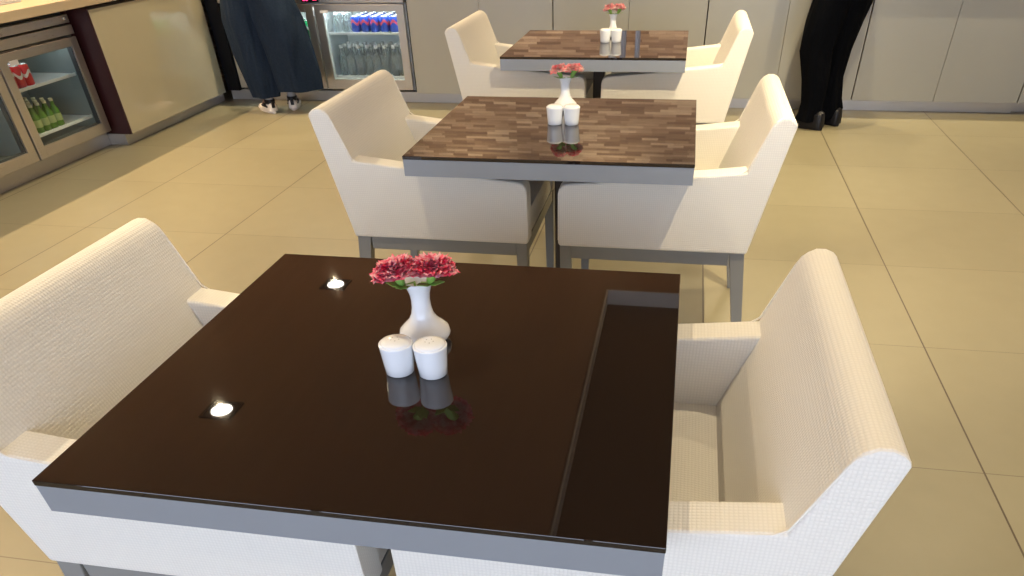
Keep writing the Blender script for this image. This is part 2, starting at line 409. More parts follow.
# ------------------------------------------------------------------ armchairs
CW = .315   # half width
def uv_box(me, tilt=.383):
    uvl = me.uv_layers.new(name='UVMap')
    for p in me.polygons:
        n = p.normal
        for li in p.loop_indices:
            c = me.vertices[me.loops[li].vertex_index].co
            if abs(n.y) > .7: u = (c.x, c.z)
            elif abs(n.z) > .75: u = (c.x, c.y)
            else: u = (c.y, c.z*1.07)
            uvl.data[li].uv = u
def make_armchair():
    root = empty('armchair', (0, 0, 0), 'x', 'armchair', 'cream armchairs at the tables')
    zb = .388
    back = [(.49, zb), (.589, .645), (.636, .766), (.642, .780), (.652, .792), (.667, .800), (.684, .800), (.698, .795), (.709, .785), (.711, .778), (.627, zb)]
    arm = [(0.004, zb), (0, zb+.01), (0, .560), (.003, .574), (.011, .585), (.022, .591), (.036, .5935), (.30, .617), (.45, .630), (.589, .645), (.49, zb)]
    tw = .072
    ys = [-CW, -CW+tw, CW-tw, CW]
    cells = [(arm, 0), (arm, 2), (back, 0), (back, 1), (back, 2)]
    bm = bmesh.new(); vs = {}
    def V(x, y, z):
        k = (round(x, 5), round(y, 5), round(z, 5))
        if k not in vs: vs[k] = bm.verts.new(k)
        return vs[k]
    faces = {}
    for poly, bi in cells:
        y0, y1 = ys[bi], ys[bi+1]
        fl = [[V(x, y0, z) for x, z in poly], [V(x, y1, z) for x, z in poly][::-1]]
        for i in range(len(poly)):
            a, b_ = poly[i], poly[(i+1) % len(poly)]
            fl.append([V(a[0], y0, a[1]), V(a[0], y1, a[1]), V(b_[0], y1, b_[1]), V(b_[0], y0, b_[1])])
        for f in fl:
            k = frozenset(id(v) for v in f)
            if k in faces: faces[k] = None
            else: faces[k] = f
    for f in faces.values():
        if f:
            try: bm.faces.new(f)
            except ValueError: pass
    bmesh.ops.recalc_face_normals(bm, faces=bm.faces)
    bmesh.ops.dissolve_limit(bm, angle_limit=.01, verts=bm.verts, edges=bm.edges)
    es = [e for e in bm.edges if len(e.link_faces) == 2 and e.calc_face_angle(0) > .55 and e.is_convex]
    bmesh.ops.bevel(bm, geom=es, offset=.011, segments=3, affect='EDGES', profile=.5, clamp_overlap=True)
    nrm = Vector((.257, 0, -.099)).normalized()
    bmesh.ops.bisect_plane(bm, geom=bm.verts[:]+bm.edges[:]+bm.faces[:], plane_co=(.49, 0, zb), plane_no=nrm, dist=1e-5)
    bm.faces.ensure_lookup_table()
    for nm, test in (('armrest', lambda c, s: s < -1e-4 and c.z < .648 and c.y < 0), ('armrest', lambda c, s: s < -1e-4 and c.z < .648 and c.y > 0),
                     ('backrest', lambda c, s: not (s < -1e-4 and c.z < .648))):
        b2 = bm.copy()
        kill = [f for f in b2.faces if not test(f.calc_center_median(), (f.calc_center_median()-Vector((.49, 0, zb))).dot(nrm))]
        bmesh.ops.delete(b2, geom=kill, context='FACES')
        me = D.meshes.new(nm); b2.to_mesh(me); b2.free(); uv_box(me)
        for p in me.polygons: p.use_smooth = True
        me.set_sharp_from_angle(angle=.6)
        me.materials.append(M['fabric']); o = D.objects.new(nm, me); COL.objects.link(o); o.parent = root
        wn = o.modifiers.new('wn', 'WEIGHTED_NORMAL'); wn.keep_sharp = True; wn.weight = 80
    bm.free()
    # seam piping along each side outline
    for s in (-1, 1):
        y = s*(CW-.0035); bm = bmesh.new()
        pts = [(-.0, y, zb+.02), (0.001, y, .560), (.0125, y, .583), (.036, y, .590), (.3, y, .6135), (.45, y, .6265), (.572, y, .640), (.590, y, .652),
               (.637, y, .766), (.645, y, .781), (.654, y, .789), (.668, y, .797), (.684, y, .797), (.697, y, .792), (.706, y, .784), (.7085, y, .777), (.6245, y, zb+.01)]
        pts = [(a+.0015, b_, c) for a, b_, c in pts[:2]]+pts[2:]
        tube(bm, pts, .0022, 6); put('piping', bm, M['piping'], root, smooth=1)
    # seat cushion with a softly crowned top
    bm = bmesh.new(); yi = CW-tw-.002; nx, ny = 10, 10; g = []
    for i in range(nx+1):
        row = []
        for j in range(ny+1):
            x = .012+(.53-.012)*i/nx; y = -yi+2*yi*j/ny
            e = min(i, nx-i, j, ny-j)
            row.append(bm.verts.new((x, y, .478+.016*min(1, e/3)**.5 - (0 if i else .004))))
        g.append(row)
    for i in range(nx):
        for j in range(ny): bm.faces.new((g[i][j], g[i+1][j], g[i+1][j+1], g[i][j+1]))
    rim = [g[i][0] for i in range(nx+1)]+[g[nx][j] for j in range(1, ny+1)]+[g[i][ny] for i in range(nx-1, -1, -1)]+[g[0][j] for j in range(ny-1, 0, -1)]
    low = [bm.verts.new((v.co.x-(.04 if v.co.x > .5 else 0), v.co.y, zb+.002)) for v in rim]
    for k in range(len(rim)): bm.faces.new((rim[k], low[k], low[(k+1) % len(rim)], rim[(k+1) % len(rim)]))
    bm.faces.new(low[::-1])
    o = put('seat', bm, M['fabric'], root, smooth=.7); uv_box(o.data)
    # grey underframe and tapered legs
    a, c = .006, .046; yo = CW-.006
    bm = BOX(c, .572, -yo+.004, -yo+.03, .343, zb, c, .572, yo-.03, yo-.004, .343, zb, a+.004, a+.03, -yo+.04, yo-.04, .343, zb, .585, .612, -yo+.04, yo-.04, .343, zb)
    put('seat_frame', bm, M['greypaint'], root, bevel=.002)
    for s in (-1, 1):
        y0, y1 = sorted((s*yo, s*(yo-.042)))
        z0, z1 = sorted((s*(yo-.006), s*(yo-.034)))
        bm = bmesh.new(); hexa(bm, [(a+.004, z0, 0), (a+.034, z0, 0), (a+.034, z1, 0), (a+.004, z1, 0)], [(a, y0, zb-.0005), (c, y0, zb-.0005), (c, y1, zb-.0005), (a, y1, zb-.0005)])
        put('leg', bm, M['greypaint'], root, bevel=.002)
        bm = bmesh.new(); hexa(bm, [(.638, z0, 0), (.668, z0, 0), (.668, z1, 0), (.638, z1, 0)], [(.572, y0, zb-.0005), (.621, y0, zb-.0005), (.621, y1, zb-.0005), (.572, y1, zb-.0005)])
        put('leg', bm, M['greypaint'], root, bevel=.002)
    return root
TY = (.686, 2.281, 3.942)      # table centre lines
TX = (-.848, -.8225, -.874)    # table left edges
TWD, TDP, TZ = .904, .823, .692
chair = make_armchair()
spots = [((-.369, TY[0], 0), 0, 'cream waffle-fabric armchair on the right side of the nearest dark glass table'),
         ((-.345, TY[1], 0), 0, 'cream armchair on the right side of the middle table, its back in bright lamplight'),
         ((-.380, TY[2], 0), 0, 'cream armchair on the right side of the farthest table, before the grey-beige cabinets'),
         ((-.427, TY[0], 0), PI, 'cream waffle-fabric armchair on the left side of the nearest dark glass table'),
         ((-.447, TY[1], 0), PI, 'cream armchair on the left side of the middle table, below the back fridge'),
         ((-.462, TY[2], 0), PI, 'cream armchair on the left side of the farthest table')]
for i, (l, rz, lab) in enumerate(spots):
    if i == 0: chair.location = l; chair['label'] = lab
    else: copy_tree(chair, l, rz, lab)

# ------------------------------------------------------------------ tables
def make_table():
    root = empty('cafe_table', (0, 0, 0), 'x', 'table', 'dark glass-topped tables in a row')
    hw, hd = TWD/2, TDP/2
    put('glass_top', BOX(-hw, hw, -hd, hd, TZ-.010, TZ), M['blackglass'], root, bevel=.0012, seg=2)
    i = .001
    bm = BOX(-hw+i, hw-i, -hd+i, -hd+i+.02, TZ-.060, TZ-.0102, -hw+i, hw-i, hd-i-.02, hd-i, TZ-.060, TZ-.0102,
             -hw+i, -hw+i+.02, -hd+i+.02, hd-i-.02, TZ-.060, TZ-.0102, hw-i-.02, hw-i, -hd+i+.02, hd-i-.02, TZ-.060, TZ-.0102)
    put('apron', bm, M['apron'], root)
    put('underboard', BOX(-hw+.028, hw-.028, -hd+.028, hd-.028, TZ-.03, TZ-.0105), M['column'], root)
    put('column', BOX(-.03, .03, -.03, .03, .02, TZ-.03), M['column'], root, bevel=.004)
    bm = bmesh.new(); box(bm, -.21, .21, -.03, .03, .0, .02); box(bm, -.03, .03, -.21, .21, 0.0, .0195)
    put('base', bm, M['column'], root)
    return root
tab = make_table()
tl = ['nearest square table with dark brown glass top and grey metal edge', 'middle square table, its dark glass top mirroring the wood strip wall', 'farthest square table, just in front of the grey-beige cabinets']
TC = [(TX[i]+TWD/2, TY[i], 0) for i in range(3)]
for i in range(3):
    if i == 0: tab.location = TC[0]; tab['label'] = tl[0]
    else: copy_tree(tab, TC[i], 0, tl[i])

# ------------------------------------------------------------------ vases, shakers, carnations
where = ('nearest', 'middle', 'farthest')
def make_vase():
    bm = bmesh.new()
    prof = [(0, 0), (.030, 0), (.036, .003), (.0445, .008), (.0470, .014), (.0445, .023), (.035, .032), (.0255, .042), (.0200, .053), (.0175, .066), (.0170, .080), (.0185, .092), (.0225, .104), (.0262, .112), (.0270, .1150), (.0255, .1158), (.0232, .112), (.017, .100), (.0145, .085), (.0145, .06), (0, .055)]
    lathe(bm, prof, 40)
    o = put('bud_vase', bm, M['porcelain'], smooth=1.0); return tag(o, 'x', 'vase', 'white bud vases')
def make_shaker():
    root = empty('condiment_shaker', (0, 0, 0), 'x', 'shaker', 'white salt and pepper shakers')
    bm = bmesh.new()
    lathe(bm, [(0, 0), (.0225, 0), (.0245, .002), (.0258, .018), (.0275, .038), (.0288, .051), (.0292, .0540), (.0286, .0555), (.0275, .056), (0, .056)], 36)
    put('body', bm, M['porcelain'], root, smooth=.8)
    bm = bmesh.new(); lathe(bm, [(.0262, .0555), (.0262, .0570), (.0245, .0588), (.019, .0608), (.011, .0622), (0, .0626)], 36)
    put('top', bm, M['porcelain'], root, smooth=.9)
    bm = bmesh.new()
    for k in range(5):
        a = 2*PI*k/5; r = .007
        lathe(bm, [(0, .0629), (.0009, .0629), (.0009, .0610)], 8, r*math.cos(a), r*math.sin(a), -.0004)
    put('pour_holes', bm, M['hole'], root)
    return root
def make_carnation(seed, mat, stemvec, R=.037):
    """origin at the bloom base; petals in ruffled layers"""
    rnd = random.Random(seed)
    bm = bmesh.new()
    for layer in range(8):
        f = layer/7
        n = 12-layer//2; lift = .1+1.25*f
        for k in range(n):
            a = 2*PI*(k+rnd.random()*.5)/n + layer*.7
            ln = R*(1-.42*f)*rnd.uniform(.88, 1.08); wd = R*.36*(1-.25*f)
            NX, NY = 5, 6; gr = []
            for i in range(NX+1):
                t_ = i/NX; row = []
                for j in range(NY+1):
                    s = (j/NY-.5)*2
                    w_ = wd*(.25+.75*t_**.8)*s
                    r = ln*t_*(1-.10*s*s) + (rnd.uniform(-.0022, .0022)+(.0018 if j % 2 else -.0018) if i == NX else 0)
                    up = lift*.62*r*(1-.35*t_) + .003*layer*.5 + (.0028*math.sin(s*9+layer)*t_**2)
                    if i == NX: up += rnd.uniform(-.0018, .0018) - .003*(1-f)
                    row.append(bm.verts.new((r*math.cos(a)-w_*math.sin(a), r*math.sin(a)+w_*math.cos(a), .004+up)))
                gr.append(row)
            for i in range(NX):
                for j in range(NY): bm.faces.new((gr[i][j], gr[i+1][j], gr[i+1][j+1], gr[i][j+1]))
    me = D.meshes.new('bloom'); bm.to_mesh(me); bm.free()
    for p in me.polygons: p.use_smooth = True
    me.materials.append(mat)
    return me
def calyx_mesh(stem):
    bm = bmesh.new()
    lathe(bm, [(0, -.020), (.0045, -.018), (.0075, -.010), (.0085, 0), (.0105, .008), (.013, .0135), (.009, .010), (0, .006)], 12)
    return bm
vase0 = make_vase(); shk0 = make_shaker()
vases = [(-.403, .752), (-.398, 2.503), (-.376, 4.133)]
shks = [((-.414, .636), (-.3545, .637)), ((-.4045, 2.294), (-.3455, 2.297)), ((-.400, 3.963), (-.341, 3.966))]
vs_ = (1., .93, .93)
first = True; fs = True
for i in range(3):
    v = vase0 if i == 0 else copy_tree(vase0)
    v.location = (*vases[i], TZ); v.scale = (vs_[i],)*3
    v['label'] = 'white porcelain bud vase holding carnations on the %s table' % where[i]
    for j in range(2):
        s = shk0 if fs else copy_tree(shk0); fs = False
        s.location = (*shks[i][j], TZ)
        s['label'] = 'small white porcelain shaker on the %s table, the %s of its pair' % (where[i], ('left', 'right')[j])
    vx, vy = vases[i]; zt = TZ+.115*vs_[i]
    spread = (.029, .025, .025)[i]; pm = M['petal_red'] if i == 0 else M['petal_pink']
    for j, sg in enumerate((-1, 1)):
        bx, by, bz = vx+sg*spread+(.011 if i == 0 else .008), vy-(.046 if i == 0 else .030)+.014*j, zt+(.027 if i == 0 else .018)
        root = empty('carnation', (bx, by, bz), '%s carnation bloom on the %s side of the vase on the %s table' % (('deep pink-red' if i == 0 else 'coral pink'), ('left', 'right')[j], where[i]), 'flower', 'carnations in the table vases')
        me = make_carnation(i*10+j, pm, None, (.045, .036, .036)[i])
        o = D.objects.new('bloom', me); COL.objects.link(o); o.parent = root; o.rotation_euler = (-.12, sg*.22, j*1.3); o.location = (0, 0, 0)
        bm = calyx_mesh(None); put('calyx', bm, M['stem'], root, smooth=1, rot=(0, sg*.5, 0))
        bm = bmesh.new(); ez = TZ+.062-bz
        tube(bm, [(-sg*.007, 0, -.016), (vx-bx+sg*.007, vy-by, zt-.004-bz), (vx-bx+sg*.003, vy-by, ez)], .0022, 8)
        put('stem', bm, M['stem'], root, smooth=1)
        bm = bmesh.new()
        for q in range(3):   # short green leaves between stem and bloom
            a = PI/2+q*2.0+sg*.6
            p0 = Vector((-sg*.007, 0, -.018)); d = Vector((math.cos(a), -abs(math.sin(a)), .25)); sd = Vector((-d.y, d.x, 0)).normalized()
            v0 = [bm.verts.new(p0+d*l+sd*w_+Vector((0, 0, .0))) for l, w_ in ((0, -.004), (0, .004), (.014, .0105), (.028, 0), (.014, -.0105))]
            v1 = [bm.verts.new(v_.co+Vector((0, 0, .001))) for v_ in v0]
            bm.faces.new(v0[::-1]); bm.faces.new(v1)
            for k in range(5): bm.faces.new((v0[k], v0[(k+1) % 5], v1[(k+1) % 5], v1[k]))
        put('leaves', bm, M['stem'], root)

# ------------------------------------------------------------------ left counter
LX = -3.87          # fridge fronts
WT0, WT1 = .812, .862
o = put('worktop', BOX(-4.55, -3.69, .2, 6.355, WT0, WT1), M['worktop'], bevel=.004); tag(o, 'long pale wood-edged worktop over the left fridges', 'worktop')
# recessed metal kick under fridges
o = put('plinth', BOX(-4.4, -3.90, .2, 4.36, 0, .075), M['kick']); tag(o, 'brushed metal plinth below the left fridges', 'plinth')
o = put('plinth', BOX(-4.4, -3.765, 4.362, 5.7, 0, .068), M['kick']); tag(o, 'metal plinth under the glossy cream cabinet on the left', 'plinth')

def fridge_body(root, w, h, depth, z0=0):
    """local: front plane at y=0 opening toward -y, x 0..w; open box with white lining"""
    t = .03
    put('liner', BOX(0, t, 0, depth, z0, z0+h, w-t, w, 0, depth, z0, z0+h, t, w-t, depth-t, depth, z0, z0+h, t, w-t, 0, depth-t, z0, z0+t, t, w-t, 0, depth-t, z0+h-t, z0+h), M['liner'], root)
def fridge_door(root, x0, x1, z0, z1, fw=.062, fwb=.062, mat='steel', gm='gasket'):
    y0, y1 = -.045, -.004
    bm = BOX(x0, x0+fw, y0, y1, z0, z1, x1-fw, x1, y0, y1, z0, z1, x0+fw, x1-fw, y0, y1, z0, z0+fwb, x0+fw, x1-fw, y0, y1, z1-fw*.75, z1)
    d = put('door', bm, M[mat], root, bevel=.002)
    g = .005
    bm = BOX(x0+fw, x0+fw+g, y0+.012, y1, z0+fwb, z1-fw*.75, x1-fw-g, x1-fw, y0+.012, y1, z0+fwb, z1-fw*.75, x0+fw+g, x1-fw-g, y0+.012, y1, z0+fwb, z0+fwb+g*.6, x0+fw+g, x1-fw-g, y0+.012, y1, z1-fw*.75-g*.6, z1-fw*.75)
    put('gasket', bm, M[gm], d)
    put('glass_pane', BOX(x0+fw, x1-fw, y0+.008, y0+.012, z0+fwb, z1-fw*.75), M['pane'], d)
    return d
def wire_shelf(root, x0, x1, y0, y1, z):
    bm = BOX(x0, x1, y0, y0+.012, z-.012, z+.004, x0, x1, y1-.008, y1, z-.008, z)
    n = 22
    for k in range(n):
        x = x0+(x1-x0-.006)*k/(n-1); box(bm, x, x+.008, y0+.012, y1-.008, z-.006, z)
    return put('shelf', bm, M['shelf'], root)

# left pair of doors: local +x runs along world +y, front faces world +x  (rz = +90 deg)
fr = empty('glass_door_fridge', (LX, 2.94, 0), 'steel glass-door fridge under the left worktop with red cans and green bottles', 'fridge', None, PI/2)
def to_local(p, root):  # helper for placing contents in world space
    return root.matrix_world @ Vector(p)
put('liner', BOX(.0, .03, .0, .5, .1, .66, 1.37, 1.40, 0, .5, .1, .66, .67, .70, .05, .5, .1, .66, .03, 1.37, .47, .5, .1, .66, .03, 1.37, 0, .47, .1, .125, .03, 1.37, 0, .47, .635, .66), M['liner_shaded'], fr)
fridge_door(fr, .02, .685, .1, .658)
fridge_door(fr, .70, 1.385, .1, .658)
put('price_tag', BOX(.775, .84, -.050, -.0455, .592, .618), M['tag'], fr)
put('drawer_panel', BOX(0, 1.385, -.045, 0, .672, .722), M['steel'], fr, bevel=.002)
put('top_panel', BOX(0, 1.385, -.04, 0, .732, .775), M['steel'], fr, bevel=.002)
bm = bmesh.new(); lathe(bm, [(0, 0), (.008, 0), (.010, .002), (.010, .008), (.006, .012), (0, .013)], 16)
put('lock_knob', bm, M['canmetal'], fr, smooth=.6, loc=(1.34, -.04, .757), rot=(PI/2, 0, 0))
put('casing', BOX(-.01, 1.406, .02, .6, .665, .80, 1.402, 1.406, .0, .6, .08, .665, -.01, -.002, 0, .6, .08, .665), M['gasket'], fr)
wire_shelf(fr, .73, 1.36, .04, .44, .452); wire_shelf(fr, .73, 1.36, .04, .44, .2)
wire_shelf(fr, .04, .66, .04, .44, .40)
put('lamp_tube', BOX(.72, 1.36, .05, .065, .612, .632), M['strip_dim'], fr)
put('lamp_tube', BOX(.05, .66, .05, .065, .612, .632), M['strip_dim'], fr)
# further fridge cabinet toward the camera (mostly out of frame)
o = empty('base_cabinet', (LX, .2, 0), 'dark wooden cabinet under the left worktop, nearer than the fridges', 'cabinet', None, PI/2)
put('carcass', BOX(0, 2.72, 0, .6, .08, .80), M['maroon'], o)
for k in range(4): put('door', BOX(.01+k*.68, .67+k*.68, -.02, 0, .1, .79), M['cream'], o, bevel=.002)
# maroon end panel + glossy cream cabinet
o = put('end_panel', BOX(-4.5, -3.712, 4.364, 4.3765, .068, .80), M['maroon']); tag(o, 'dark maroon end panel between left fridge and glossy cream cabinet', 'panel')
o = put('filler_panel', BOX(-4.45, -3.86, 4.348, 4.3635, .0755, .80), M['maroon']); tag(o, 'thin dark maroon filler strip beside the left fridge', 'panel')
o = empty('corner_cabinet', (-3.71, 4.377, 0), 'glossy cream cabinet in the left corner mirroring the back fridge', 'cabinet', None, PI/2)
put('carcass', BOX(0, 1.27, .022, .7, .07, .80), M['carcass'], o)
put('door', BOX(.0005, 1.28, 0, .02, .07, .79), M['cream'], o, bevel=.0015)

# ------------------------------------------------------------------ back counter
BY = 5.70
o = put('worktop', BOX(-3.685, 3.85, 5.66, 6.355, .82, .862), M['worktop'], bevel=.004); tag(o, 'long pale worktop running along the back wall', 'worktop')
o = put('plinth', BOX(-3.72, 2.385, 5.755, 6.1, 0, .074), M['kick']); tag(o, 'blue-grey metal plinth below the back fridge and cabinets', 'plinth')
o = put('plinth', BOX(2.39, 3.8, 5.80, 6.1, 0, .074), M['kick']); tag(o, 'metal recessed plinth at the right end of the back counter', 'plinth')
o = put('filler_panel', BOX(-3.715, -3.609, 5.705, 5.80, .0745, .81), M['black']); tag(o, 'black corner filler panel between cream cabinet and back fridge', 'panel')
bf = empty('glass_door_fridge', (-3.60, BY+.045, 0), 'two-door steel glass fridge in the back counter with blue cans', 'fridge')
put('liner', BOX(0, .03, 0, .52, .09, .675, 1.49, 1.52, 0, .52, .09, .675, .765, .795, .05, .52, .09, .675, .03, 1.49, .49, .52, .09, .675, .03, 1.49, 0, .49, .09, .12, .03, 1.49, 0, .49, .65, .675), M['liner'], bf)
fridge_door(bf, .015, .775, .098, .672)
fridge_door(bf, .79, 1.505, .098, .672, .06, .068, 'steel', 'liner')  # gasket coloured liner white to imitate the glow along the pane edge
put('control_panel', BOX(.0, 1.51, -.045, 0, .682, .81), M['steel'], bf, bevel=.002)
cp = put('display', BOX(.70, .84, -.048, -.0455, .688, .735), M['black'], bf)
bm = BOX(.715, .730, -.0495, -.048, .697, .715, .737, .752, -.0495, -.048, .697, .715, .795, .81, -.0495, -.048, .700, .718, .815, .825, -.0495, -.048, .700, .718)
put('digits', bm, M['led'], cp)
put('casing', BOX(-.008, -.001, 0, .55, .08, .675, 1.521, 1.528, -.03, .55, .08, .815, -.008, 1.528, .01, .55, .68, .815), M['gasket'], bf)
wire_shelf(bf, .81, 1.48, .03, .47, .478); wire_shelf(bf, .81, 1.48, .03, .47, .178)
wire_shelf(bf, .04, .75, .03, .47, .44); wire_shelf(bf, .04, .75, .03, .47, .178)
put('lamp_tube', BOX(.82, 1.47, .03, .045, .628, .646), M['strip'], bf)
put('lamp_tube', BOX(.05, .74, .03, .045, .628, .646), M['strip'], bf)
put('price_tag', BOX(.835, .90, -.050, -.0455, .618, .634), M['tag'], bf)

ub = [-2.068, -.957, .153, 1.257, 2.385, 3.49]
cl = ['behind the farthest left armchair', 'directly behind the farthest table', 'behind the farthest right armchair', 'right of the black-trousered person', 'at the right end of the back counter']
for i in range(5):
    x0, x1 = ub[i], ub[i+1]; w_ = x1-x0
    c = empty('base_cabinet', (x0, BY, 0), 'grey-beige two-door handleless cabinet in the back counter, '+cl[i], 'cabinet', 'grey-beige back counter cabinets')
    put('carcass', BOX(.006, w_-.006, .022, .6, .074, .818), M['carcass'], c)
    put('door', BOX(.004, w_/2-.0015, 0, .02, .0745, .812), M['creamback'], c, bevel=.001)
    put('door', BOX(w_/2+.0015, w_-.004, 0, .02, .0745, .812), M['creamback'], c, bevel=.001)

# ------------------------------------------------------------------ fridge contents
def make_can(mat, cat_label, h=.115, r=.031):
    root = empty('drink_can', (0, 0, 0), cat_label, 'can')
    bm = bmesh.new(); lathe(bm, [(0, 0), (r*.8, 0), (r, .008), (r, h-.012), (r*.88, h-.003)], 20); put('body', bm, mat, root, smooth=.7)
    bm = bmesh.new(); lathe(bm, [(r*.88, h-.003), (r*.90, h), (r*.84, h), (r*.82, h-.004), (0, h-.004)], 20); put('lid', bm, M['canmetal'], root, smooth=.6)
    return root
def make_bottle(glass, capm, label, h=.2, r=.03, lab=True):
    root = empty('drink_bottle', (0, 0, 0), label, 'bottle')
    bm = bmesh.new(); lathe(bm, [(0, 0), (r*.85, 0), (r, .006), (r, h*.52), (r*.85, h*.62), (r*.45, h*.76), (r*.38, h*.93), (0, h*.93)], 18); put('body', bm, glass, root, smooth=.7)
    bm = bmesh.new(); lathe(bm, [(0, h*.90), (r*.46, h*.90), (r*.48, h*.99), (r*.42, h), (0, h)], 14); put('cap', bm, capm, root, smooth=.6)
    if lab:
        bm = bmesh.new(); lathe(bm, [(r*1.01, h*.2), (r*1.025, h*.2), (r*1.025, h*.46), (r*1.01, h*.46)], 18); put('label', bm, M['label'], root, smooth=.7)
    return root
def grid(proto, pts, group, labf):
    for k, p in enumerate(pts):
        o = proto if k == 0 else copy_tree(proto)
        o.location = p; o['label'] = labf(k); o['group'] = group
        o.rotation_euler = (0, 0, random.uniform(-.5, .5))
row_n = ('front', 'second', 'third', 'back')
# red cans: 3 across (world y), rows go to -x
pts = []; labs = []
for r in range(3):
    for c in range(4):
        pts.append((LX-.085-r*.068, 3.735+c*.068, .4525)); labs.append('red can on the left fridge upper shelf, %s row, %s from left' % (row_n[r], ('first', 'second', 'third', 'fourth')[c]))
grid(make_can(M['can_red'], 'x'), pts, 'red cans in the left fridge', lambda k: labs[k])
pts = []; labs2 = []
for r in range(4):
    for c in range(6):
        pts.append((LX-.08-r*.062, 3.735+c*.0615, .2005)); labs2.append('green cream-capped bottle in the left fridge, %s row, %s from left' % (row_n[r], ('first', 'second', 'third', 'fourth', 'fifth', 'sixth')[c]))
grid(make_bottle(M['greenglass'], M['cap'], 'x', .158, .027), pts, 'green bottles in the left fridge', lambda k: labs2[k])
pts = [(LX-.09-r*.07, 3.30+c*.07, .4005) for r in range(2) for c in range(4)]
labs6 = ['clear bottle behind the nearer left fridge door, %s row, %s from left' % (row_n[r], ('first', 'second', 'third', 'fourth')[c]) for r in range(2) for c in range(4)]
grid(make_bottle(M['clear'], M['whitecap'], 'x', .19, .031, False), pts, 'clear bottles behind the nearer left fridge door', lambda k: labs6[k])
# back fridge
pts = []; labs3 = []
for r in range(4):
    for c in range(5):
        pts.append((-2.545+c*.079, BY+.125+r*.075, .4785)); labs3.append('blue and red can in the back fridge, %s row, %s from left' % (row_n[r], ('first', 'second', 'third', 'fourth', 'fifth')[c]))
grid(make_can(M['can_blue'], 'x', .105, .034), pts, 'blue cans in the back fridge', lambda k: labs3[k])
pts = []; labs4 = []
for r in range(3):
    for c in range(8):
        pts.append((-2.70+c*.073, BY+.125+r*.08, .1785)); labs4.append('clear bottle low in the back fridge, %s row, %s from left' % (row_n[r], ('first', 'second', 'third', 'fourth', 'fifth', 'sixth', 'seventh', 'eighth')[c]))
grid(make_bottle(M['clear'], M['whitecap'], 'x', .21, .033, False), pts, 'clear bottles on the lower shelf of the back fridge', lambda k: labs4[k])
pts = []; labs7 = []
for r in range(3):
    for c in range(2):
        pts.append((-2.70+c*.072, BY+.125+r*.075, .4785)); labs7.append('short clear bottle left of the blue cans, %s row, %s one' % (row_n[r], ('left', 'right')[c]))
grid(make_bottle(M['clear'], M['whitecap'], 'x', .13, .03, False), pts, 'short clear bottles beside the blue cans', lambda k: labs7[k])
pts = [(-2.95-c*.075, BY+.13+r*.075, .4405) for r in range(2) for c in range(4)]
labs5 = ['green can behind the back fridge left door, %s row, %s from right' % (row_n[r], ('first', 'second', 'third', 'fourth')[c]) for r in range(2) for c in range(4)]
grid(make_can(M['can_green'], 'x'), pts, 'green cans in the back fridge', lambda k: labs5[k])

# ------------------------------------------------------------------ things on the counters
bm = bmesh.new()
for k in range(5): box(bm, -.12+.002*(k % 2), .12, -.20, .20-.002*(k % 3), k*.008, k*.008+.0075)
o = put('folded_cloth', bm, M['shirt_white'], bevel=.002, loc=(-4.06, 3.93, WT1)); tag(o, 'stack of folded white cloths on the left worktop above the fridge', 'cloth')
bm = bmesh.new(); lathe(bm, [(0, 0), (.05, 0), (.11, .035), (.135, .07), (.130, .072), (.10, .037), (.045, .008), (0, .008)], 36)
o = put('fruit_bowl', bm, M['plate'], smooth=.6, loc=(-3.99, 4.46, WT1)); tag(o, 'white bowl of oranges on the left worktop', 'bowl')
for k, (dx, dy, dz) in enumerate(((-.045, -.03, .047), (.045, -.03, .047), (0, .05, .047), (0, 0, .1))):
    bm = bmesh.new(); bmesh.ops.create_uvsphere(bm, u_segments=20, v_segments=12, radius=.037)
    o = put('orange', bm, M['orange'], smooth=1, loc=(-3.99+dx, 4.46+dy, WT1+dz)); tag(o, 'orange in the white bowl, '+('nearest left', 'nearest right', 'farthest', 'topmost')[k]+' of four', 'fruit', 'oranges in the white bowl')
# metal serving rack on the back counter (seen mirrored in the farthest table)
rk = empty('serving_rack', (-.40, 6.0, .862), 'grey metal serving rack on the back worktop', 'rack')
for x in (-.055, .055):
    for y in (-.12, .12): put('post', BOX(x-.012, x+.012, y-.012, y+.012, 0, .42), M['rackmetal'], rk)
for z in (.02, .40): put('shelf', BOX(-.10, .10, -.14, .14, z, z+.012), M['rackmetal'], rk, bevel=.002)

# ------------------------------------------------------------------ people
def skin_mesh(name, verts, edges, radii, root_i, mat, parent, sub=2):
    me = D.meshes.new(name+'_tmp'); me.from_pydata(verts, edges, []); o = D.objects.new(name+'_tmp', me); COL.objects.link(o)
    sk = o.modifiers.new('s', 'SKIN'); sk.use_smooth_shade = True
    for i, r in enumerate(radii):
        me.skin_vertices[0].data[i].radius = (r, r) if isinstance(r, float) else r
        me.skin_vertices[0].data[i].use_root = (i == root_i)
    ss = o.modifiers.new('u', 'SUBSURF'); ss.levels = sub; ss.render_levels = sub
    dg = bpy.context.evaluated_depsgraph_get(); dg.update()
    m2 = D.meshes.new_from_object(o.evaluated_get(dg)); D.objects.remove(o)
    m2.materials.clear(); m2.materials.append(mat)
    for p in m2.polygons: p.use_smooth = True
    r = D.objects.new(name, m2); COL.objects.link(r)
    if parent: r.parent = parent
    return r
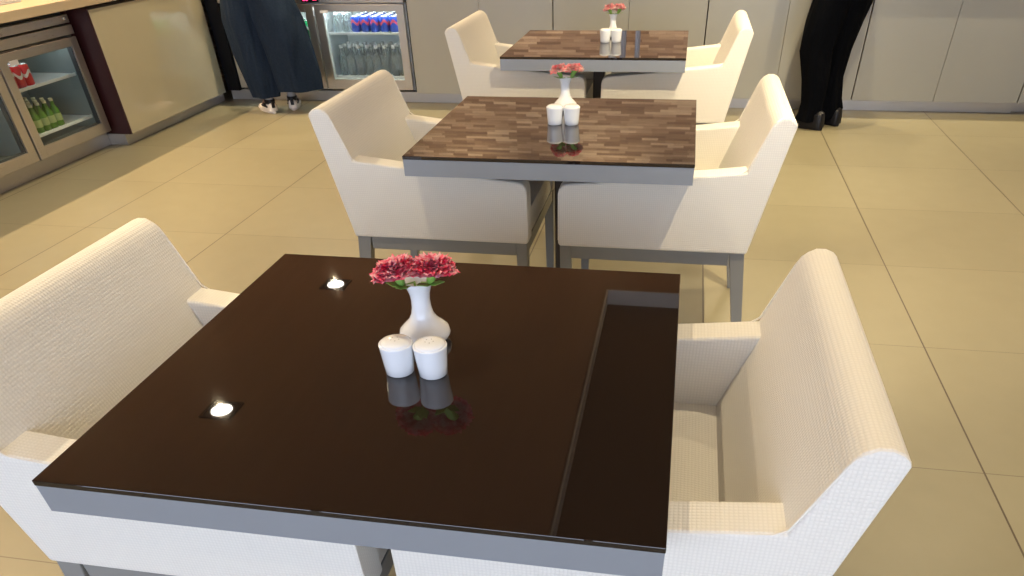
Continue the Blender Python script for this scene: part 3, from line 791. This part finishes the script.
def add_hand(V, Ed, Rr, wrist_i, d, side, palm_n):
    """palm, four unequal curled fingers and a thumb; d = direction of the hand, palm_n = palm normal"""
    W = Vector(V[wrist_i]); d = d.normalized(); pn = palm_n.normalized(); s = d.cross(pn).normalized()*side
    def add(p, r, par): V.append(tuple(p)); Rr.append(r); Ed.append((par, len(V)-1)); return len(V)-1
    palm = add(W+d*.05, (.034, .015), wrist_i)
    for k, (off, ln) in enumerate(((-.028, .068), (-.009, .078), (.010, .074), (.028, .058))):
        a = add(W+d*.088+s*off, .0095, palm)
        b_ = add(W+d*(.088+ln*.45)+s*off*1.08+pn*ln*.10, .0085, a)
        add(W+d*(.088+ln*.85)+s*off*1.08+pn*ln*.38, .007, b_)
    a = add(W+d*.045-s*.042+pn*.010, .0105, palm); add(W+d*.082-s*.056+pn*.024, .008, a)

def person(name, loc, rz, h, label, hip, feet, lean, hair_long, mats, wide):
    """local frame: faces +y. feet: ((x,y,yaw),(x,y,yaw)) left/right; hip: (x,y,z); lean: shoulder offset (x,y)"""
    root = empty(name, loc, label, 'person', None, rz)
    k = h/1.70
    hx, hy, hz = hip; sx, sy = hx+lean[0], hy+lean[1]
    shz = 1.40*k - .10*math.hypot(*lean)
    V = [(hx, hy, hz), (hx*.6+sx*.4, hy*.6+sy*.4, hz+.16*k), (hx*.25+sx*.75, hy*.25+sy*.75, hz+.32*k), (sx, sy, shz-.02), (sx+lean[0]*.12, sy+lean[1]*.15+.01, shz+.08*k), (sx+lean[0]*.2, sy+lean[1]*.25+.02, shz+.13*k)]
    R_ = [(.15*k, .115*k), (.128*k, .098*k), (.15*k, .105*k), (.13*k, .085*k), .052*k, .05*k]
    Ed = [(0, 1), (1, 2), (2, 3), (3, 4), (4, 5)]
    knees = []
    for side, (fx, fy, fw) in zip((-1, 1), feet):
        th = (hx+side*.085*k, hy, hz-.08*k); kn = ((th[0]+fx)/2, (th[1]+fy)/2+.03, .47*k); an = (fx, fy-.0, .09*k)
        fwd = Vector((-math.sin(fw), math.cos(fw), 0)); to = Vector(an)+fwd*.12+Vector((0, 0, -.055))
        i = len(V); V += [th, kn, an, tuple(to)]; R_ += [.083*k, .052*k, .036*k, (.036*k, .022*k)]
        Ed += [(0, i), (i, i+1), (i+1, i+2), (i+2, i+3)]; knees.append((th, kn, an, fwd))
    arms = []
    for side in (-1, 1):
        sh = (sx+side*.175*k, sy, shz); el = (sx+side*.235*k, sy+.03, shz-.27*k); wr = (sx+side*.13*k, sy+.17*k, shz-.24*k)
        i = len(V); V += [sh, el, wr]; R_ += [.052*k, .040*k, .026*k]; Ed += [(3, i), (i, i+1), (i+1, i+2)]
        add_hand(V, Ed, R_, i+2, Vector(wr)-Vector(el), side, Vector((-side*.8, 0, -.5))); arms.append((sh, el, wr))
    skin_mesh('body', V, Ed, R_, 0, M['skin'], root)
    # head (shaped ellipsoid) with face
    hc = Vector(V[5])+Vector((0, .02, .095*k))
    bm = bmesh.new(); bmesh.ops.create_uvsphere(bm, u_segments=32, v_segments=24, radius=1)
    for v in bm.verts:
        c = v.co; jaw = 1-.25*max(0, -c.z)
        nose = .13*math.exp(-((c.x/.16)**2+((c.z+.12)/.20)**2)) if c.y > 0 else 0
        eye = -.05*math.exp(-(((abs(c.x)-.38)/.17)**2+((c.z-.08)/.12)**2)) if c.y > 0 else 0
        v.co = Vector((c.x*.075*jaw, (c.y+nose+eye)*.095*jaw, c.z*.115))*k
    put('head', bm, M['skin'], root, smooth=2, loc=hc)
    for side in (-1, 1):
        bm = bmesh.new(); bmesh.ops.create_uvsphere(bm, u_segments=12, v_segments=8, radius=.011*k); put('eye', bm, M['eye'], root, smooth=2, loc=hc+Vector((side*.029, .081, .009))*k)
        bm = bmesh.new(); bmesh.ops.create_uvsphere(bm, u_segments=12, v_segments=8, radius=1)
        for v in bm.verts: v.co = Vector((v.co.x*.010, v.co.y*.018, v.co.z*.030))*k
        put('ear', bm, M['skin'], root, smooth=2, loc=hc+Vector((side*.074, -.005, 0))*k)
    bm = bmesh.new(); bmesh.ops.create_uvsphere(bm, u_segments=12, v_segments=8, radius=1)
    for v in bm.verts: v.co = Vector((v.co.x*.024, v.co.y*.006, v.co.z*.007))*k
    put('mouth', bm, M['lip'], root, smooth=2, loc=hc+Vector((0, .082, -.052))*k)
    bm = bmesh.new(); bmesh.ops.create_uvsphere(bm, u_segments=32, v_segments=20, radius=1)
    for v in list(bm.verts):
        c = v.co
        if c.y > .25 and c.z < .55: v.co = c*.8; c = v.co
        ln = 2.0 if hair_long and c.z < 0 and c.y < .2 else 1
        v.co = Vector((c.x*.084, c.y*.103-.006, c.z*.122*ln+.006))*k
    put('hair', bm, M['hair'], root, smooth=2, loc=hc)
    # trousers: one surface per leg, joined under the waistband
    bm = bmesh.new()
    for side, (th, kn, an, fwd) in zip((-1, 1), knees):
        W_ = wide[0 if side < 0 else 1]
        rings = [((c[0], c[1], c[2]), rx, ry, 0.3*side, None, fo) for (c, rx, ry, fo) in W_]
        loft(bm, rings, n=40)
    put('trousers', bm, M[mats[0]], root, smooth=1.2)
    # shirt torso and sleeves
    bm = bmesh.new()
    P = [Vector(V[0]), Vector(V[1]), Vector(V[2]), Vector(V[3])]
    loft(bm, [(P[0]+Vector((0, 0, .0)), .205*k, .165*k), (P[0]+Vector((0, 0, .07)), .195*k, .150*k), (P[1], .172*k, .132*k), (P[2], .200*k, .140*k), (P[3]+Vector((0, 0, -.05)), .225*k, .132*k), (P[3]+Vector((0, 0, .02)), .215*k, .118*k), (P[3]+Vector((0, 0, .055)), .165*k, .100*k), (P[3]+Vector((0, .004, .085)), .075*k, .075*k), (P[3]+Vector((0, .006, .10)), .062*k, .064*k)], n=28)
    sh = put('shirt', bm, M[mats[1]], root, smooth=1.2)
    for (a, e, w_) in arms:
        bm = bmesh.new(); a, e, w_ = Vector(a), Vector(e), Vector(w_)
        loft(bm, [(a+Vector((0, 0, .045)), .045*k, .045*k, 0, (e-a)), (a+Vector((0, 0, .02)), .072*k, .074*k, 0, (e-a)), ((a+e)/2, .058*k, .058*k, 0, (e-a)), (e, .052*k, .052*k, 0, (w_-a)), ((e+w_*2)/3, .042*k, .042*k, 0, (w_-e))], n=18)
        put('sleeve', bm, M[mats[1]], sh, smooth=1.2)
    # shoes
    for (th, kn, an, fwd) in knees:
        s = put_shoe(mats[2], root); s.location = (an[0], an[1], 0); s.rotation_euler = (0, 0, math.atan2(-fwd.x, fwd.y))
    return root
def put_shoe(kind, root):
    """toe toward +y, heel at y=-.07"""
    white = kind == 'shoewhite'
    bm = bmesh.new()
    st = [(-.078, .022, .050), (-.068, .033, .078), (-.03, .036, .086), (.015, .037, .080), (.06, .041, .062), (.11, .045, .050), (.15, .040, .042), (.178, .026, .032), (.188, .008, .020)]
    if not white: st = [(y, w_*1.1, hh*(1.45 if y < .05 else 1.3 if y < .12 else 1.1)) for y, w_, hh in st]
    Rg = []
    for y, w_, hh in st:
        vs = []
        for q in range(14):
            a = PI*q/13; vs.append(bm.verts.new((w_*math.cos(a), y, .016+(hh-.016)*max(0, math.sin(a))**.75)))
        Rg.append(vs)
    for a, b_ in zip(Rg, Rg[1:]):
        for q in range(13): bm.faces.new((a[q], b_[q], b_[q+1], a[q+1]))
        bm.faces.new((a[13], b_[13], b_[0], a[0]))
    bm.faces.new(Rg[0]); bm.faces.new(Rg[-1][::-1])
    s = put('shoe', bm, M[kind], root, smooth=1.0)
    bm = bmesh.new(); n = 28; lo = []; hi = []
    for q in range(n):
        a = 2*PI*q/n; y = .055+.136*math.sin(a); w_ = (.040+.008*math.sin(a))*math.cos(a)
        lo.append(bm.verts.new((w_, y, 0))); hi.append(bm.verts.new((w_*1.03, y, .018)))
    for q in range(n): bm.faces.new((lo[q], lo[(q+1) % n], hi[(q+1) % n], hi[q]))
    bm.faces.new(lo[::-1]); bm.faces.new(hi)
    put('sole', bm, M['shoewhite' if white else 'shoeblack'], s, smooth=.8)
    bm = bmesh.new(); loft(bm, [((0, -.02, .066), .036, .048), ((0, -.022, .088), .040, .050), ((0, -.022, .096), .038, .047)], n=24)
    put('collar', bm, M['shoeblack'], s, smooth=.9)
    if white:
        bm = bmesh.new()
        box(bm, -.013, .013, -.084, -.070, .040, .082)
        for sd in (-1, 1):
            x0, x1 = sorted((sd*.034, sd*.0425))
            box(bm, x0, x1, -.045, .07, .040, .052); box(bm, x0, x1, -.02, .02, .052, .070)
        put('trim', bm, M['shoeblack'], s, bevel=.004)
        bm = bmesh.new(); loft(bm, [((0, -.02, .08), .031, .038), ((0, -.022, .16), .034, .038)], n=20); put('sock', bm, M['sock'], s, smooth=.9)
    return s

# woman by the back fridge: blue-grey wide trousers (local = world offsets, facing +y)
wx, wy = -3.12, 5.40
person('person', (wx, wy, 0), 0, 1.64, 'person in wide slate-blue trousers and black-and-white sneakers facing the back fridge',
       (.0, -.02, .92), ((-.055, -.05, .85), (.085, .08, .35)), (-.02, .04), True, ('trouser_blue', 'shirt_white', 'shoewhite'),
       ([((-.065, -.03, .110), .100, .10, .12), ((-.062, -.03, .20), .120, .12, .12), ((-.095, -.02, .40), .145, .135, .10), ((-.11, -.01, .62), .160, .15, .05), ((-.075, -.01, .80), .170, .145, .02), ((-.03, -.02, .93), .165, .125, .0), ((-.01, -.02, 1.0), .155, .115, 0)],
        [((.205, .02, .150), .160, .12, .12), ((.20, .02, .26), .170, .13, .10), ((.185, .01, .42), .172, .145, .07), ((.15, .0, .62), .180, .15, .04), ((.10, -.01, .80), .170, .145, .02), ((.03, -.02, .93), .165, .125, .0), ((.01, -.02, 1.0), .155, .115, 0)]))
# man at the cabinets: black trousers and shoes, turned to the left
c45 = math.radians(48)
mx, my = .955, 5.30
def loc_m(x, y):   # world offset -> man's local frame
    return (x*math.cos(c45)+y*math.sin(c45), -x*math.sin(c45)+y*math.cos(c45))
def W2(dx, dy, z, rx, ry, fo): a = loc_m(dx, dy); return ((a[0], a[1], z), rx, ry, fo)
fl, frr = loc_m(-.02, -.10), loc_m(.115, .03)
hp = loc_m(.06, .02)
person('person', (mx, my, 0), c45, 1.74, 'person in black trousers and black shoes standing at the grey-beige cabinets',
       (hp[0], hp[1], .93), ((fl[0], fl[1], .1), (frr[0], frr[1], -.1)), (0, .12), False, ('trouser_black', 'shirt_dark', 'shoeblack'),
       ([W2(-.045, -.07, .050, .088, .084, .10), W2(-.045, -.08, .10, .072, .076, .12), W2(-.045, -.08, .16, .068, .074, .08), W2(-.055, -.075, .30, .084, .086, .07), W2(-.08, -.05, .46, .106, .10, .05), W2(-.06, -.03, .62, .118, .12, .03), W2(-.005, .0, .80, .140, .142, 0), W2(.04, .02, .94, .150, .130, 0), W2(.04, .02, 1.02, .145, .12, 0)],
        [W2(.085, .04, .045, .072, .074, .08), W2(.10, .03, .11, .070, .076, .12), W2(.09, .03, .17, .060, .068, .08), W2(.065, .03, .30, .064, .072, .06), W2(.06, .03, .46, .082, .09, .05), W2(.07, .03, .62, .108, .115, .03), W2(.085, .02, .76, .138, .14, 0), W2(.06, .02, .94, .150, .130, 0), W2(.04, .02, 1.02, .145, .12, 0)]))

# ------------------------------------------------------------------ light from outside and camera
wd = D.worlds.new('sky'); scn.world = wd; wd.use_nodes = True
bg = wd.node_tree.nodes['Background']; bg.inputs[0].default_value = (.80, .90, 1.0, 1); bg.inputs[1].default_value = 2.2
ld = D.lights.new('daylight', 'AREA'); ld.shape = 'RECTANGLE'; ld.size = WX1-WX0; ld.size_y = WZ1-WZ0; ld.energy = 200; ld.color = (.66, .69, 1.0)
lo = D.objects.new('window_daylight', ld); COL.objects.link(lo); lo.location = ((WX0+WX1)/2, YF-.15, (WZ0+WZ1)/2); lo.rotation_euler = (PI/2, 0, 0)

cam = D.cameras.new('camera'); co = D.objects.new('camera', cam); COL.objects.link(co); scn.camera = co
f_, yaw, pitch, roll = 705.1695, -.189015855, -.699940691, -.0272917379
f = Vector((math.sin(yaw)*math.cos(pitch), math.cos(yaw)*math.cos(pitch), math.sin(pitch)))
r = Vector((math.cos(yaw), -math.sin(yaw), 0)); u = r.cross(f)
r2 = math.cos(roll)*r+math.sin(roll)*u; u2 = -math.sin(roll)*r+math.cos(roll)*u
mt = Matrix((r2, u2, -f)).transposed().to_4x4(); mt.translation = (.0199776, -.3613853, 1.33079567)
co.matrix_world = mt
cam.sensor_width = 36; cam.sensor_fit = 'HORIZONTAL'; cam.lens = f_/1024*36
cam.shift_x = (512-541.0505)/1024; cam.shift_y = (479.6518-288)/1024; cam.clip_start = .01

vs2 = scn.view_settings
vs2.view_transform = 'Standard'; vs2.look = 'None'; vs2.gamma = 1; vs2.use_curve_mapping = False; vs2.exposure = 0.06
